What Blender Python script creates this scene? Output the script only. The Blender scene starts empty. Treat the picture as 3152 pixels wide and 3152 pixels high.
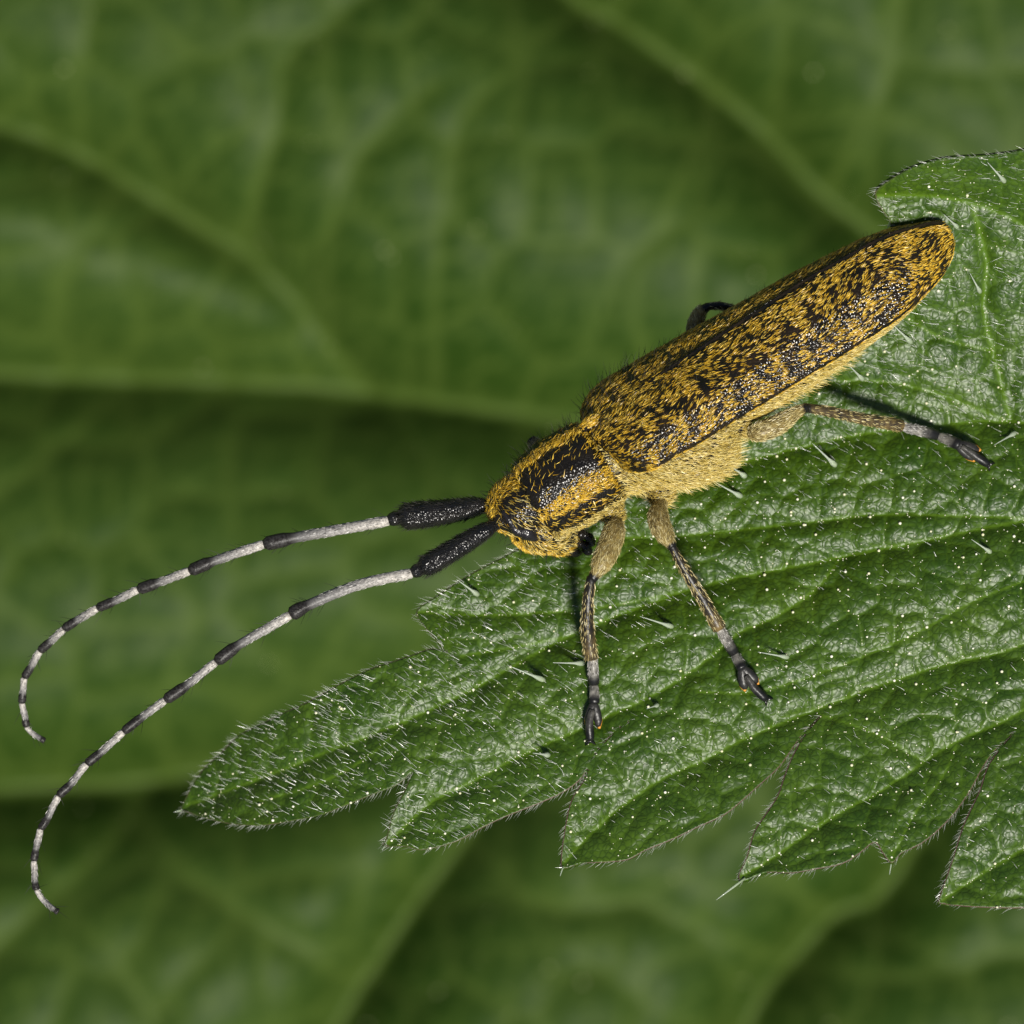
import bpy, math, random
import numpy as np
from mathutils import Vector, noise

# ------------------------------------------------------------------ scene, camera, light (1 unit = 1 mm)
sc = bpy.context.scene
col = sc.collection
R = math.radians
rng = np.random.default_rng(7)
random.seed(7)

LENS, SENSOR, FRAME = 150.0, 36.0, 31.52
CAM_D = FRAME * LENS / SENSOR            # height of the camera above the focus plane z = 0
cam = bpy.data.cameras.new('camera')
cam.lens, cam.sensor_width = LENS, SENSOR
cam.clip_start, cam.clip_end = 5.0, 20000.0
cam.dof.use_dof = True
cam.dof.focus_distance = CAM_D - 0.5
APERTURE = 1.6                           # lens opening in mm
cam.dof.aperture_fstop = LENS * 1e-3 / APERTURE
cam_o = bpy.data.objects.new('camera', cam)
cam_o.location = (0, 0, CAM_D)
col.objects.link(cam_o)
sc.camera = cam_o

SUN_DIR = Vector((0.16, -0.40, 0.90)).normalized()      # towards the sun
sun_el = math.asin(SUN_DIR.z)
sun_az = math.atan2(SUN_DIR.x, SUN_DIR.y)
world = bpy.data.worlds.new('World')
sc.world = world
world.use_nodes = True
wn = world.node_tree
bg = wn.nodes['Background']
sky = wn.nodes.new('ShaderNodeTexSky')
sky.sky_type = 'NISHITA'
sky.sun_disc = False
sky.sun_elevation = sun_el
sky.sun_rotation = sun_az
wn.links.new(sky.outputs['Color'], bg.inputs['Color'])
bg.inputs['Strength'].default_value = 0.05
sun = bpy.data.lights.new('sun', 'SUN')
sun.energy = 5.0
sun.angle = R(10)
sun.color = (1.0, 0.955, 0.88)
sun_o = bpy.data.objects.new('sun', sun)
sun_o.rotation_euler = SUN_DIR.to_track_quat('Z', 'Y').to_euler()
sun_o.location = SUN_DIR * 200
col.objects.link(sun_o)
sc.view_settings.view_transform = 'Standard'
sc.view_settings.look = 'None'
sc.view_settings.exposure = 0.22
sc.view_settings.gamma = 1.0
sc.render.engine = 'CYCLES'
sc.cycles.use_denoising = True
sc.cycles.max_bounces = 4
sc.cycles.diffuse_bounces = 2
sc.cycles.glossy_bounces = 2
sc.cycles.use_adaptive_sampling = True
sc.cycles.adaptive_threshold = 0.015
sc.cycles.denoising_prefilter = 'ACCURATE'
sc.cycles.sample_clamp_indirect = 4.0

# ------------------------------------------------------------------ helpers
def P(px, py, z=0.0):
    """a point of the photograph at height z above the focus plane"""
    k = (CAM_D - z) / CAM_D
    return np.array(((px - 1576) / 100 * k, (1576 - py) / 100 * k, z))

ROOT = {}
def link(o, parent=None):
    col.objects.link(o)
    if parent is not None:
        o.parent = parent
        ROOT[o] = ROOT[parent]
    return o

def thing(name, label, cat, loc, kind=None):
    o = bpy.data.objects.new(name, None)
    o.location = loc
    o.empty_display_size = 1.0
    col.objects.link(o)
    ROOT[o] = np.array(loc, float)
    o['label'] = label
    o['category'] = cat
    if kind: o['kind'] = kind
    return o

def node(name, parent):
    return link(bpy.data.objects.new(name, None), parent)

def mesh_np(name, verts, faces, mat, parent=None, smooth=True, attrs=None, kind=None):
    """faces: list of numpy index arrays (n,3) and/or (n,4)"""
    v = np.asarray(verts, float)
    if parent is not None: v = v - ROOT[parent]
    if not isinstance(faces, (list, tuple)): faces = [faces]
    me = bpy.data.meshes.new(name)
    me.vertices.add(len(v))
    me.vertices.foreach_set('co', v.astype(np.float32).ravel())
    loops = np.concatenate([f.ravel() for f in faces]).astype(np.int32)
    tot = np.concatenate([np.full(len(f), f.shape[1], np.int32) for f in faces])
    start = np.concatenate(([0], np.cumsum(tot)[:-1])).astype(np.int32)
    me.loops.add(len(loops))
    me.loops.foreach_set('vertex_index', loops)
    me.polygons.add(len(tot))
    me.polygons.foreach_set('loop_start', start)
    me.polygons.foreach_set('loop_total', tot)
    me.polygons.foreach_set('use_smooth', np.full(len(tot), smooth, bool))
    me.update(calc_edges=True)
    me.validate()
    if attrs:
        for k, a in attrs.items():
            at = me.attributes.new(k, 'FLOAT', 'POINT')
            at.data.foreach_set('value', np.asarray(a, np.float32))
    me.materials.append(mat)
    o = bpy.data.objects.new(name, me)
    if kind: o['kind'] = kind
    return link(o, parent) if parent is not None else (col.objects.link(o) or o)

def unit(a):
    a = np.asarray(a, float)
    return a / np.maximum(np.linalg.norm(a, axis=-1, keepdims=True), 1e-9)

def catmull(pts, sub=6):
    p = np.asarray(pts, float)
    if len(p) < 3: 
        t = np.linspace(0, 1, sub + 1)[:, None]
        return p[0] * (1 - t) + p[1] * t
    q = np.vstack([2 * p[0] - p[1], p, 2 * p[-1] - p[-2]])
    out = []
    for i in range(1, len(q) - 2):
        for t in np.linspace(0, 1, sub, endpoint=False):
            a, b, c, d = q[i - 1], q[i], q[i + 1], q[i + 2]
            out.append(0.5 * ((2 * b) + (c - a) * t + (2 * a - 5 * b + 4 * c - d) * t * t + (3 * b - a - 3 * c + d) * t ** 3))
    out.append(p[-1])
    return np.array(out)

def frames(path, up=None):
    t = unit(np.gradient(path, axis=0))
    n = np.zeros_like(path)
    ref = np.array(up if up is not None else (0, 0, 1.0))
    if abs(np.dot(ref, t[0])) > 0.95: ref = np.array((1.0, 0.2, 0))
    cur = unit(ref - t[0] * np.dot(ref, t[0]))
    for i in range(len(path)):
        cur = unit(cur - t[i] * np.dot(cur, t[i]))
        n[i] = cur
    return t, n, np.cross(t, n)

def tube(path, radii, seg=12, flat=1.0, up=None):
    """closed tapered tube; flat scales the thickness along the frame normal. Returns verts, faces, t along, angle"""
    path = np.asarray(path, float)
    radii = np.asarray(radii, float)
    t, n, b = frames(path, up)
    a = np.linspace(0, 2 * np.pi, seg, endpoint=False)
    ca, sa = np.cos(a), np.sin(a)
    v = path[:, None] + radii[:, None, None] * (n[:, None] * (flat * sa)[None, :, None] + b[:, None] * ca[None, :, None])
    m = len(path)
    v = v.reshape(-1, 3)
    i, j = np.meshgrid(np.arange(m - 1), np.arange(seg), indexing='ij')
    j2 = (j + 1) % seg
    q = np.stack([i * seg + j, (i + 1) * seg + j, (i + 1) * seg + j2, i * seg + j2], -1).reshape(-1, 4)
    v = np.vstack([v, path[0] - t[0] * radii[0] * 0.25, path[-1] + t[-1] * radii[-1] * 0.25])
    k = np.arange(seg); k2 = (k + 1) % seg
    c0 = np.stack([np.full(seg, m * seg), k, k2], -1)
    c1 = np.stack([np.full(seg, m * seg + 1), (m - 1) * seg + k2, (m - 1) * seg + k], -1)
    al = np.concatenate([np.repeat(np.linspace(0, 1, m), seg), [0, 1]])
    return v, [q, np.vstack([c0, c1])], al

def ellipsoid(c, ax, r, nu=24, nv=14):
    """c centre, ax 3x3 rows = axes, r radii"""
    th = np.linspace(0, np.pi, nv + 1)
    ph = np.linspace(0, 2 * np.pi, nu, endpoint=False)
    T, Ph = np.meshgrid(th[1:-1], ph, indexing='ij')
    d = np.stack([np.sin(T) * np.cos(Ph), np.sin(T) * np.sin(Ph), np.cos(T)], -1).reshape(-1, 3)
    d = np.vstack([d, [0, 0, 1], [0, 0, -1]])
    v = np.asarray(c) + (d * np.asarray(r)) @ np.asarray(ax)
    m = nv - 1
    i, j = np.meshgrid(np.arange(m - 1), np.arange(nu), indexing='ij')
    j2 = (j + 1) % nu
    q = np.stack([i * nu + j, (i + 1) * nu + j, (i + 1) * nu + j2, i * nu + j2], -1).reshape(-1, 4)
    k = np.arange(nu); k2 = (k + 1) % nu
    t = np.vstack([np.stack([np.full(nu, m * nu), k, k2], -1), np.stack([np.full(nu, m * nu + 1), (m - 1) * nu + k2, (m - 1) * nu + k], -1)])
    return v, [q, t]

def merge(parts):
    V, Q, T, off = [], [], [], 0
    for v, fs in parts:
        V.append(v)
        for f in (fs if isinstance(fs, (list, tuple)) else [fs]):
            (Q if f.shape[1] == 4 else T).append(f + off)
        off += len(v)
    out = []
    if Q: out.append(np.vstack(Q))
    if T: out.append(np.vstack(T))
    return np.vstack(V), out

def tris_of(faces):
    t = []
    for f in faces:
        if f.shape[1] == 3: t.append(f)
        else: t += [f[:, [0, 1, 2]], f[:, [0, 2, 3]]]
    return np.vstack(t)

def vnormals(v, tri):
    n = np.cross(v[tri[:, 1]] - v[tri[:, 0]], v[tri[:, 2]] - v[tri[:, 0]])
    out = np.zeros_like(v)
    for k in range(3): np.add.at(out, tri[:, k], n)
    return unit(out)

def sample(v, faces, dens, attrs=()):
    tri = tris_of(faces)
    nr = vnormals(v, tri)
    area = 0.5 * np.linalg.norm(np.cross(v[tri[:, 1]] - v[tri[:, 0]], v[tri[:, 2]] - v[tri[:, 0]]), axis=1)
    n = int(area.sum() * dens)
    idx = rng.choice(len(tri), n, p=area / area.sum())
    r1, r2 = np.sqrt(rng.random(n)), rng.random(n)
    w = np.stack([1 - r1, r1 * (1 - r2), r1 * r2], -1)
    f = lambda a: np.einsum('ij,ij...->i...', w, a[tri[idx]])
    return f(v), unit(f(nr)), [f(np.asarray(a, float)) for a in attrs]

def hair_mesh(p, d, bend, length, rad, seg=3, nseg=2):
    """p roots, d start direction, bend = direction the tip leans to (added), length and rad per hair. Returns verts, faces, tone"""
    n = len(p)
    length = np.broadcast_to(length, n)[:, None]; rad = np.broadcast_to(rad, n)
    d = unit(d)
    ref = unit(np.cross(d, rng.normal(size=(n, 3))))
    b2 = np.cross(d, ref)
    rings = []
    for k in range(nseg):
        t = k / nseg
        c = p + length * (d * t + bend * t * t * 0.5)
        r = (rad * (1 - 0.55 * t))[:, None, None]
        a = np.linspace(0, 2 * np.pi, seg, endpoint=False)
        rings.append(c[:, None] + r * (ref[:, None] * np.cos(a)[None, :, None] + b2[:, None] * np.sin(a)[None, :, None]))
    tip = p + length * (d + bend * 0.5)
    V = np.concatenate([np.concatenate(rings, 1), tip[:, None]], 1)         # n, nseg*seg+1, 3
    m = V.shape[1]
    base = (np.arange(n) * m)[:, None, None]
    q, t = [], []
    for k in range(nseg - 1):
        for j in range(seg):
            q.append((k * seg + j, k * seg + (j + 1) % seg, (k + 1) * seg + (j + 1) % seg, (k + 1) * seg + j))
    for j in range(seg):
        t.append(((nseg - 1) * seg + j, (nseg - 1) * seg + (j + 1) % seg, m - 1))
    out = []
    if q: out.append((base + np.array(q)[None]).reshape(-1, 4))
    out.append((base + np.array(t)[None]).reshape(-1, 3))
    tone = np.repeat(rng.random(n), m)
    return V.reshape(-1, 3), out, tone

def fnoise(pts, freq, off=0.0, octv=2):
    out = np.empty(len(pts))
    for i, q in enumerate(pts):
        v = Vector((q[0] * freq[0] + off, q[1] * freq[1] + off * 1.7, q[2] * freq[2] - off))
        s = noise.noise(v)
        if octv > 1: s += 0.55 * noise.noise(v * 2.3 + Vector((7.1, 3.3, 1.7)))
        out[i] = s
    return out

def sstep(a, b, x):
    t = np.clip((x - a) / (b - a), 0, 1)
    return t * t * (3 - 2 * t)

# ------------------------------------------------------------------ materials
def mat(name):
    m = bpy.data.materials.new(name)
    m.use_nodes = True
    nt = m.node_tree
    return m, nt, nt.nodes['Principled BSDF']

def N(nt, t, **kw):
    n = nt.nodes.new(t)
    for k, v in kw.items():
        if k in n.inputs: n.inputs[k].default_value = v
        else: setattr(n, k, v)
    return n

def attr(nt, name):
    n = nt.nodes.new('ShaderNodeAttribute'); n.attribute_name = name
    return n.outputs['Fac']

def ramp(nt, fac, stops):
    r = nt.nodes.new('ShaderNodeValToRGB')
    cr = r.color_ramp
    while len(cr.elements) < len(stops): cr.elements.new(0.5)
    for e, (p, c) in zip(cr.elements, stops):
        e.position = p; e.color = (*c, 1)
    nt.links.new(fac, r.inputs['Fac'])
    return r.outputs['Color']

def mix(nt, fac, a, b):
    m = nt.nodes.new('ShaderNodeMix'); m.data_type = 'RGBA'
    for sock, val in ((m.inputs['Factor'], fac), (m.inputs['A'], a), (m.inputs['B'], b)):
        if hasattr(val, 'is_output'): nt.links.new(val, sock)
        elif isinstance(val, (int, float)): sock.default_value = val
        else: sock.default_value = (*val, 1)
    return m.outputs['Result']

def objco(nt):
    return nt.nodes.new('ShaderNodeTexCoord').outputs['Object']

def bump_chain(nt, bs, items):
    """items: (height socket, strength, distance)"""
    prev = None
    for h, s, d in items:
        b = nt.nodes.new('ShaderNodeBump')
        b.inputs['Strength'].default_value = s
        b.inputs['Distance'].default_value = d
        nt.links.new(h, b.inputs['Height'])
        if prev is not None: nt.links.new(prev, b.inputs['Normal'])
        prev = b.outputs['Normal']
    nt.links.new(prev, bs.inputs['Normal'])

def cuticle(name, c0, c1, rough, cell, strength=0.6):
    m, nt, bs = mat(name)
    co = objco(nt)
    vo = N(nt, 'ShaderNodeTexVoronoi', Scale=1 / cell)
    nz = N(nt, 'ShaderNodeTexNoise', Scale=2.2)
    nt.links.new(co, vo.inputs['Vector']); nt.links.new(co, nz.inputs['Vector'])
    nt.links.new(ramp(nt, nz.outputs['Fac'], [(0.35, c0), (0.65, c1)]), bs.inputs['Base Color'])
    bs.inputs['Roughness'].default_value = rough
    bs.inputs['Specular IOR Level'].default_value = 0.38
    bump_chain(nt, bs, [(vo.outputs['Distance'], strength, cell * 0.5)])
    return m

def hair_mat(name, stops, rough=0.38, spec=0.5, alpha_tr=0.0):
    m, nt, bs = mat(name)
    nt.links.new(ramp(nt, attr(nt, 'tone'), stops), bs.inputs['Base Color'])
    bs.inputs['Roughness'].default_value = rough
    bs.inputs['Specular IOR Level'].default_value = spec
    if alpha_tr: bs.inputs['Transmission Weight'].default_value = alpha_tr
    return m

M_CUT = cuticle('black_cuticle', (0.006, 0.005, 0.004), (0.013, 0.010, 0.006), 0.25, 0.075)
M_ELY = cuticle('elytra_cuticle', (0.006, 0.005, 0.003), (0.020, 0.013, 0.006), 0.21, 0.085, 0.8)
M_SCAPE = cuticle('scape_cuticle', (0.006, 0.006, 0.006), (0.012, 0.011, 0.010), 0.24, 0.07, 0.8)
M_GOLD = hair_mat('gold_hair', [(0.0, (0.46, 0.25, 0.010)), (0.55, (0.70, 0.43, 0.026)), (1.0, (0.88, 0.64, 0.12))], rough=0.34, spec=0.5)
M_PALE = hair_mat('pale_yellow_hair', [(0.0, (0.34, 0.23, 0.04)), (0.6, (0.60, 0.45, 0.10)), (1.0, (0.76, 0.66, 0.30))])
M_GREYH = hair_mat('grey_yellow_hair', [(0.0, (0.22, 0.17, 0.06)), (0.6, (0.54, 0.44, 0.17)), (1.0, (0.74, 0.66, 0.38))])
M_WHITEH = hair_mat('silver_hair', [(0.0, (0.13, 0.125, 0.115)), (1.0, (0.48, 0.46, 0.42))])
M_BLACKH = hair_mat('black_hair', [(0.0, (0.008, 0.008, 0.007)), (1.0, (0.03, 0.028, 0.022))], rough=0.6, spec=0.2)

m, nt, bs = mat('compound_eye')
co = objco(nt); vo = N(nt, 'ShaderNodeTexVoronoi', Scale=22.0); nt.links.new(co, vo.inputs['Vector'])
bs.inputs['Base Color'].default_value = (0.012, 0.010, 0.011, 1); bs.inputs['Roughness'].default_value = 0.28
bump_chain(nt, bs, [(vo.outputs['Distance'], 0.5, 0.02)])
M_EYE = m

def segment_mat():
    m, nt, bs = mat('antenna_segment_pubescence')
    t = attr(nt, 'tone')
    co = objco(nt)
    nz = N(nt, 'ShaderNodeTexNoise', Scale=14.0, Detail=3.0)
    nt.links.new(co, nz.inputs['Vector'])
    base = ramp(nt, t, [(0.0, (0.56, 0.52, 0.46)), (0.40, (0.28, 0.265, 0.25)), (0.64, (0.14, 0.135, 0.13)), (0.74, (0.012, 0.010, 0.009))])
    c = mix(nt, ramp(nt, nz.outputs['Fac'], [(0.40, (0, 0, 0)), (0.62, (0.55, 0.55, 0.55))]), base, (0.05, 0.047, 0.045))
    nt.links.new(c, bs.inputs['Base Color'])
    bs.inputs['Roughness'].default_value = 0.40
    bs.inputs['Specular IOR Level'].default_value = 0.25
    bump_chain(nt, bs, [(nz.outputs['Fac'], 0.5, 0.03)])
    return m
M_SEG = segment_mat()

def leg_mat(name, c0, c1, dark):
    m, nt, bs = mat(name)
    co = objco(nt)
    nz = N(nt, 'ShaderNodeTexNoise', Scale=5.0, Detail=4.0)
    sp = N(nt, 'ShaderNodeTexVoronoi', Scale=9.0)
    nt.links.new(co, nz.inputs['Vector']); nt.links.new(co, sp.inputs['Vector'])
    a = ramp(nt, nz.outputs['Fac'], [(0.35, c0), (0.7, c1)])
    a = mix(nt, ramp(nt, sp.outputs['Distance'], [(0.10, (1, 1, 1)), (0.22, (0, 0, 0))]), a, (0.02, 0.015, 0.01))
    a = mix(nt, attr(nt, 'tone'), a, dark)
    nt.links.new(a, bs.inputs['Base Color'])
    bs.inputs['Roughness'].default_value = 0.36
    bs.inputs['Specular IOR Level'].default_value = 0.3
    bump_chain(nt, bs, [(nz.outputs['Fac'], 0.5, 0.05)])
    return m
M_FEMUR = leg_mat('femur', (0.09, 0.065, 0.022), (0.26, 0.19, 0.06), (0.010, 0.009, 0.008))
M_TIBIA = leg_mat('tibia', (0.025, 0.020, 0.014), (0.15, 0.105, 0.04), (0.010, 0.009, 0.008))
M_TARSUS = leg_mat('tarsus', (0.07, 0.066, 0.058), (0.26, 0.245, 0.21), (0.008, 0.008, 0.008))
m, nt, bs = mat('orange_tarsal_fringe'); bs.inputs['Base Color'].default_value = (0.55, 0.24, 0.03, 1); bs.inputs['Roughness'].default_value = 0.5
M_ORANGE = m

def leaf_mat(name, dark, light, veincol, cell, rough, strength, spec=0.5, fine=True):
    m, nt, bs = mat(name)
    co = objco(nt)
    n1 = N(nt, 'ShaderNodeTexNoise', Scale=0.11 / cell, Detail=3.0)
    nt.links.new(co, n1.inputs['Vector'])
    c = ramp(nt, n1.outputs['Fac'], [(0.3, dark), (0.7, light)])
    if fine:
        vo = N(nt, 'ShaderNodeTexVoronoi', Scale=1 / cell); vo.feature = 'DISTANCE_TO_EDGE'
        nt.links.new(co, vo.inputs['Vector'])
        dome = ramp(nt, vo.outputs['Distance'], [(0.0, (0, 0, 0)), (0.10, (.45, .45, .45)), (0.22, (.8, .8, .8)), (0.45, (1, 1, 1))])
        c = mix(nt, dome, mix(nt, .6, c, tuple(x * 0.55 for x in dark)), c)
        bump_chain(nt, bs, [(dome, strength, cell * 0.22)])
    c = mix(nt, attr(nt, 'vein'), c, veincol)
    nt.links.new(c, bs.inputs['Base Color'])
    bs.inputs['Roughness'].default_value = rough
    bs.inputs['Specular IOR Level'].default_value = spec
    tr = N(nt, 'ShaderNodeBsdfTranslucent'); nt.links.new(c, tr.inputs['Color'])
    mx = N(nt, 'ShaderNodeMixShader', Fac=0.10)
    nt.links.new(bs.outputs[0], mx.inputs[1]); nt.links.new(tr.outputs[0], mx.inputs[2])
    nt.links.new(mx.outputs[0], nt.nodes['Material Output'].inputs['Surface'])
    return m
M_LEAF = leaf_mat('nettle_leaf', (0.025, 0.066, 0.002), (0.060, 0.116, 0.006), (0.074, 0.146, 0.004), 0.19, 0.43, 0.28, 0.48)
M_BGLEAF = leaf_mat('background_leaf', (0.016, 0.041, 0.003), (0.034, 0.064, 0.009), (0.056, 0.092, 0.014), 3.0, 0.55, 0.0, 0.12, False)
m, nt, bs = mat('leaf_margin'); co = objco(nt); nz = N(nt, 'ShaderNodeTexNoise', Scale=2.0); nt.links.new(co, nz.inputs['Vector'])
nt.links.new(mix(nt, attr(nt, 'tone'), ramp(nt, nz.outputs['Fac'], [(0.40, (0.05, 0.075, 0.012)), (0.65, (0.075, 0.06, 0.03))]), (0.10, 0.052, 0.042)), bs.inputs['Base Color']); bs.inputs['Roughness'].default_value = 0.5
M_MARGIN = m
M_TRICH = hair_mat('leaf_trichome', [(0.0, (0.26, 0.27, 0.22)), (1.0, (0.74, 0.76, 0.70))], rough=0.25, spec=0.6)
M_DOT = hair_mat('cystolith_dot', [(0.0, (0.60, 0.58, 0.36)), (1.0, (0.82, 0.80, 0.66))], rough=0.25, spec=0.6)
M_BGDOT = hair_mat('background_leaf_dot', [(0.0, (0.16, 0.19, 0.07)), (1.0, (0.42, 0.44, 0.22))], rough=0.5, spec=0.2)
M_STING = hair_mat('stinging_hair', [(0.0, (0.42, 0.52, 0.30)), (1.0, (0.70, 0.76, 0.66))], rough=0.15, spec=0.6, alpha_tr=0.5)
m, nt, bs = mat('soil'); co = objco(nt); nz = N(nt, 'ShaderNodeTexNoise', Scale=0.02, Detail=8.0); nt.links.new(co, nz.inputs['Vector'])
nt.links.new(ramp(nt, nz.outputs['Fac'], [(0.3, (0.035, 0.028, 0.016)), (0.6, (0.045, 0.07, 0.02))]), bs.inputs['Base Color']); bs.inputs['Roughness'].default_value = 0.9
M_SOIL = m

# ------------------------------------------------------------------ ground far below
g = 6000.0
gv = []
xs = np.linspace(-g, g, 41)
X, Y = np.meshgrid(xs, xs, indexing='ij')
Z = -620 + 25 * np.sin(X * 0.004) * np.cos(Y * 0.005)
i, j = np.meshgrid(np.arange(40), np.arange(40), indexing='ij')
q = np.stack([i * 41 + j, (i + 1) * 41 + j, (i + 1) * 41 + j + 1, i * 41 + j + 1], -1).reshape(-1, 4)
gr = mesh_np('ground', np.stack([X, Y, Z], -1).reshape(-1, 3), q, M_SOIL)
gr['kind'] = 'structure'; gr['label'] = 'dark soil with low green growth far below the leaves'

# ------------------------------------------------------------------ leaves
def seg_dist(pts, polys, chunk=12000):
    """distance of 2-D points to a polyline"""
    a = polys[:-1]; b = polys[1:]; ab = b - a
    L = np.maximum((ab ** 2).sum(1), 1e-12)
    out = np.empty(len(pts)); near = np.empty((len(pts), 2))
    for k in range(0, len(pts), chunk):
        p = pts[k:k + chunk]
        t = np.clip(((p[:, None] - a[None]) * ab[None]).sum(-1) / L, 0, 1)
        c = a[None] + t[..., None] * ab[None]
        d = ((p[:, None] - c) ** 2).sum(-1)
        m = d.argmin(1)
        r = np.arange(len(p))
        out[k:k + chunk] = np.sqrt(d[r, m]); near[k:k + chunk] = c[r, m]
    return out, near

def inside(pts, poly, chunk=20000):
    a = poly; b = np.roll(poly, -1, 0)
    out = np.zeros(len(pts), bool)
    for k in range(0, len(pts), chunk):
        p = pts[k:k + chunk]
        c = ((a[None, :, 1] > p[:, None, 1]) != (b[None, :, 1] > p[:, None, 1]))
        dy = np.where(np.abs(b[:, 1] - a[:, 1]) < 1e-12, 1e-12, b[:, 1] - a[:, 1])
        xi = a[None, :, 0] + (p[:, None, 1] - a[None, :, 1]) / dy * (b - a)[None, :, 0]
        out[k:k + chunk] = (c & (p[:, None, 0] < xi)).sum(1) % 2 == 1
    return out

def voronoi2(pts, cell, seed):
    """F1, F2 of a jittered grid"""
    gi = np.floor(pts / cell).astype(int)
    F = []
    for dx in (-1, 0, 1):
        for dy in (-1, 0, 1):
            c = gi + (dx, dy)
            h = np.sin(c[:, 0] * 127.1 + c[:, 1] * 311.7 + seed) * 43758.5453
            h2 = np.sin(c[:, 0] * 269.5 + c[:, 1] * 183.3 + seed) * 43758.5453
            s = (c + 0.5 + 0.8 * (np.stack([h - np.floor(h), h2 - np.floor(h2)], -1) - 0.5)) * cell
            F.append(np.linalg.norm(pts - s, axis=1))
    F = np.sort(np.array(F), 0)
    return F[0], F[1]

class Leaf:
    def __init__(self, outline, veins, z0, xs, ys, tert, name, mt, parent, thick, tv=(.45, .10)):
        self.z0 = z0
        self.tv = tv
        X, Y = np.meshgrid(xs, ys, indexing='ij')
        pts = np.stack([X, Y], -1).reshape(-1, 2)
        ins = inside(pts, outline)
        poly = np.vstack([outline, outline[:1]])
        nx, ny = len(xs), len(ys)
        I = ins.reshape(nx, ny)
        cellin = I[:-1, :-1] | I[1:, :-1] | I[:-1, 1:] | I[1:, 1:]
        used = np.zeros((nx, ny), bool)
        used[:-1, :-1] |= cellin; used[1:, :-1] |= cellin; used[:-1, 1:] |= cellin; used[1:, 1:] |= cellin
        used = used.ravel()
        idx = np.full(nx * ny, -1); idx[used] = np.arange(used.sum())
        p = pts[used].copy(); pin = ins[used]
        de, near = seg_dist(p, poly)
        p[~pin] = near[~pin]; de[~pin] = 0
        self.veins, self.tert, self.outline, self.poly = veins, tert, outline, poly
        h, vein = self.relief(p, de)
        z = z0(p[:, 0], p[:, 1]) + h
        i, j = np.nonzero(cellin)
        q = np.stack([idx[i * ny + j], idx[(i + 1) * ny + j], idx[(i + 1) * ny + j + 1], idx[i * ny + j + 1]], -1)
        V = np.column_stack([p, z])
        rim = sstep(0.10, 0.0, de) * 0.0
        self.V, self.Q, self.de, self.vein = V, q, de, vein
        o = mesh_np(name, V, q, mt, parent, attrs={'vein': vein, 'rim': rim})
        md = o.modifiers.new('thickness', 'SOLIDIFY'); md.thickness = thick; md.offset = -1
        self.obj = o
        # lookup of the height
        zz = np.full(nx * ny, np.nan); zz[used] = z
        self.zz = zz.reshape(nx, ny); self.xs, self.ys = xs, ys

    def relief(self, p, de):
        h = np.zeros(len(p)); vein = np.zeros(len(p))
        for pts, w, dep, lw in self.veins:
            lo, hi = pts.min(0) - 6 * w, pts.max(0) + 6 * w
            m = ((p > lo) & (p < hi)).all(1)
            if not m.any(): continue
            d, _ = seg_dist(p[m], pts)
            g = -dep * np.exp(-(d / w) ** 1.15)
            h[m] = -np.sqrt(h[m] ** 2 + g ** 2)
            vein[m] = np.maximum(vein[m], np.exp(-(d / lw) ** 2))
        for cell, dep, seed, wj in self.tert:
            wp = p + wj * np.stack([np.sin(p[:, 1] / cell * 1.3 + seed), np.cos(p[:, 0] / cell * 1.1 + seed)], -1) * cell
            f1, f2 = voronoi2(wp, cell, seed)
            e = (f2 - f1) / cell
            h += dep * (sstep(-.25, 0.6, e) - 0.6) * sstep(0.0, 0.4, de + 0.05)
            vein = np.maximum(vein, self.tv[0] * sstep(self.tv[1], 0.0, e))
        return h, vein

    def z(self, x, y):
        """mesh height by bilinear lookup; the smooth sheet outside"""
        x = np.atleast_1d(np.asarray(x, float)); y = np.atleast_1d(np.asarray(y, float))
        i = np.clip(np.searchsorted(self.xs, x) - 1, 0, len(self.xs) - 2)
        j = np.clip(np.searchsorted(self.ys, y) - 1, 0, len(self.ys) - 2)
        tx = (x - self.xs[i]) / (self.xs[i + 1] - self.xs[i]); ty = (y - self.ys[j]) / (self.ys[j + 1] - self.ys[j])
        Zg = self.zz
        v = (Zg[i, j] * (1 - tx) + Zg[i + 1, j] * tx) * (1 - ty) + (Zg[i, j + 1] * (1 - tx) + Zg[i + 1, j + 1] * tx) * ty
        return np.where(np.isnan(v), self.z0(x, y), v)

    def normal(self, x, y, e=0.12):
        zx = (self.z(x + e, y) - self.z(x - e, y)) / (2 * e)
        zy = (self.z(x, y + e) - self.z(x, y - e)) / (2 * e)
        return unit(np.stack([-zx, -zy, np.ones_like(zx)], -1))

def trace(pts, z0, it=3):
    """photograph points on to the sheet z0(x, y)"""
    out = []
    for px, py in pts:
        z = 0.0
        for _ in range(it):
            w = P(px, py, z); z = float(z0(w[0], w[1]))
        w = P(px, py, z); out.append(w[:2])
    return np.array(out)

# --- the leaf the beetle stands on
def fg0(x, y):
    x = np.asarray(x, float); y = np.asarray(y, float)
    z = -1.9 + 0.06 * x - 0.27 * np.minimum(y, 3) + 0.066 * np.maximum(y - 3, 0) ** 2
    z = z - 0.06 * np.minimum(x + 2, 0) ** 2
    z = z - 0.006 * np.maximum(x - 14, 0) ** 2
    return z + 0.12 * np.sin(x * 0.55 + y * 0.3) + 0.10 * np.sin(y * 0.8 - x * 0.25)

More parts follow.
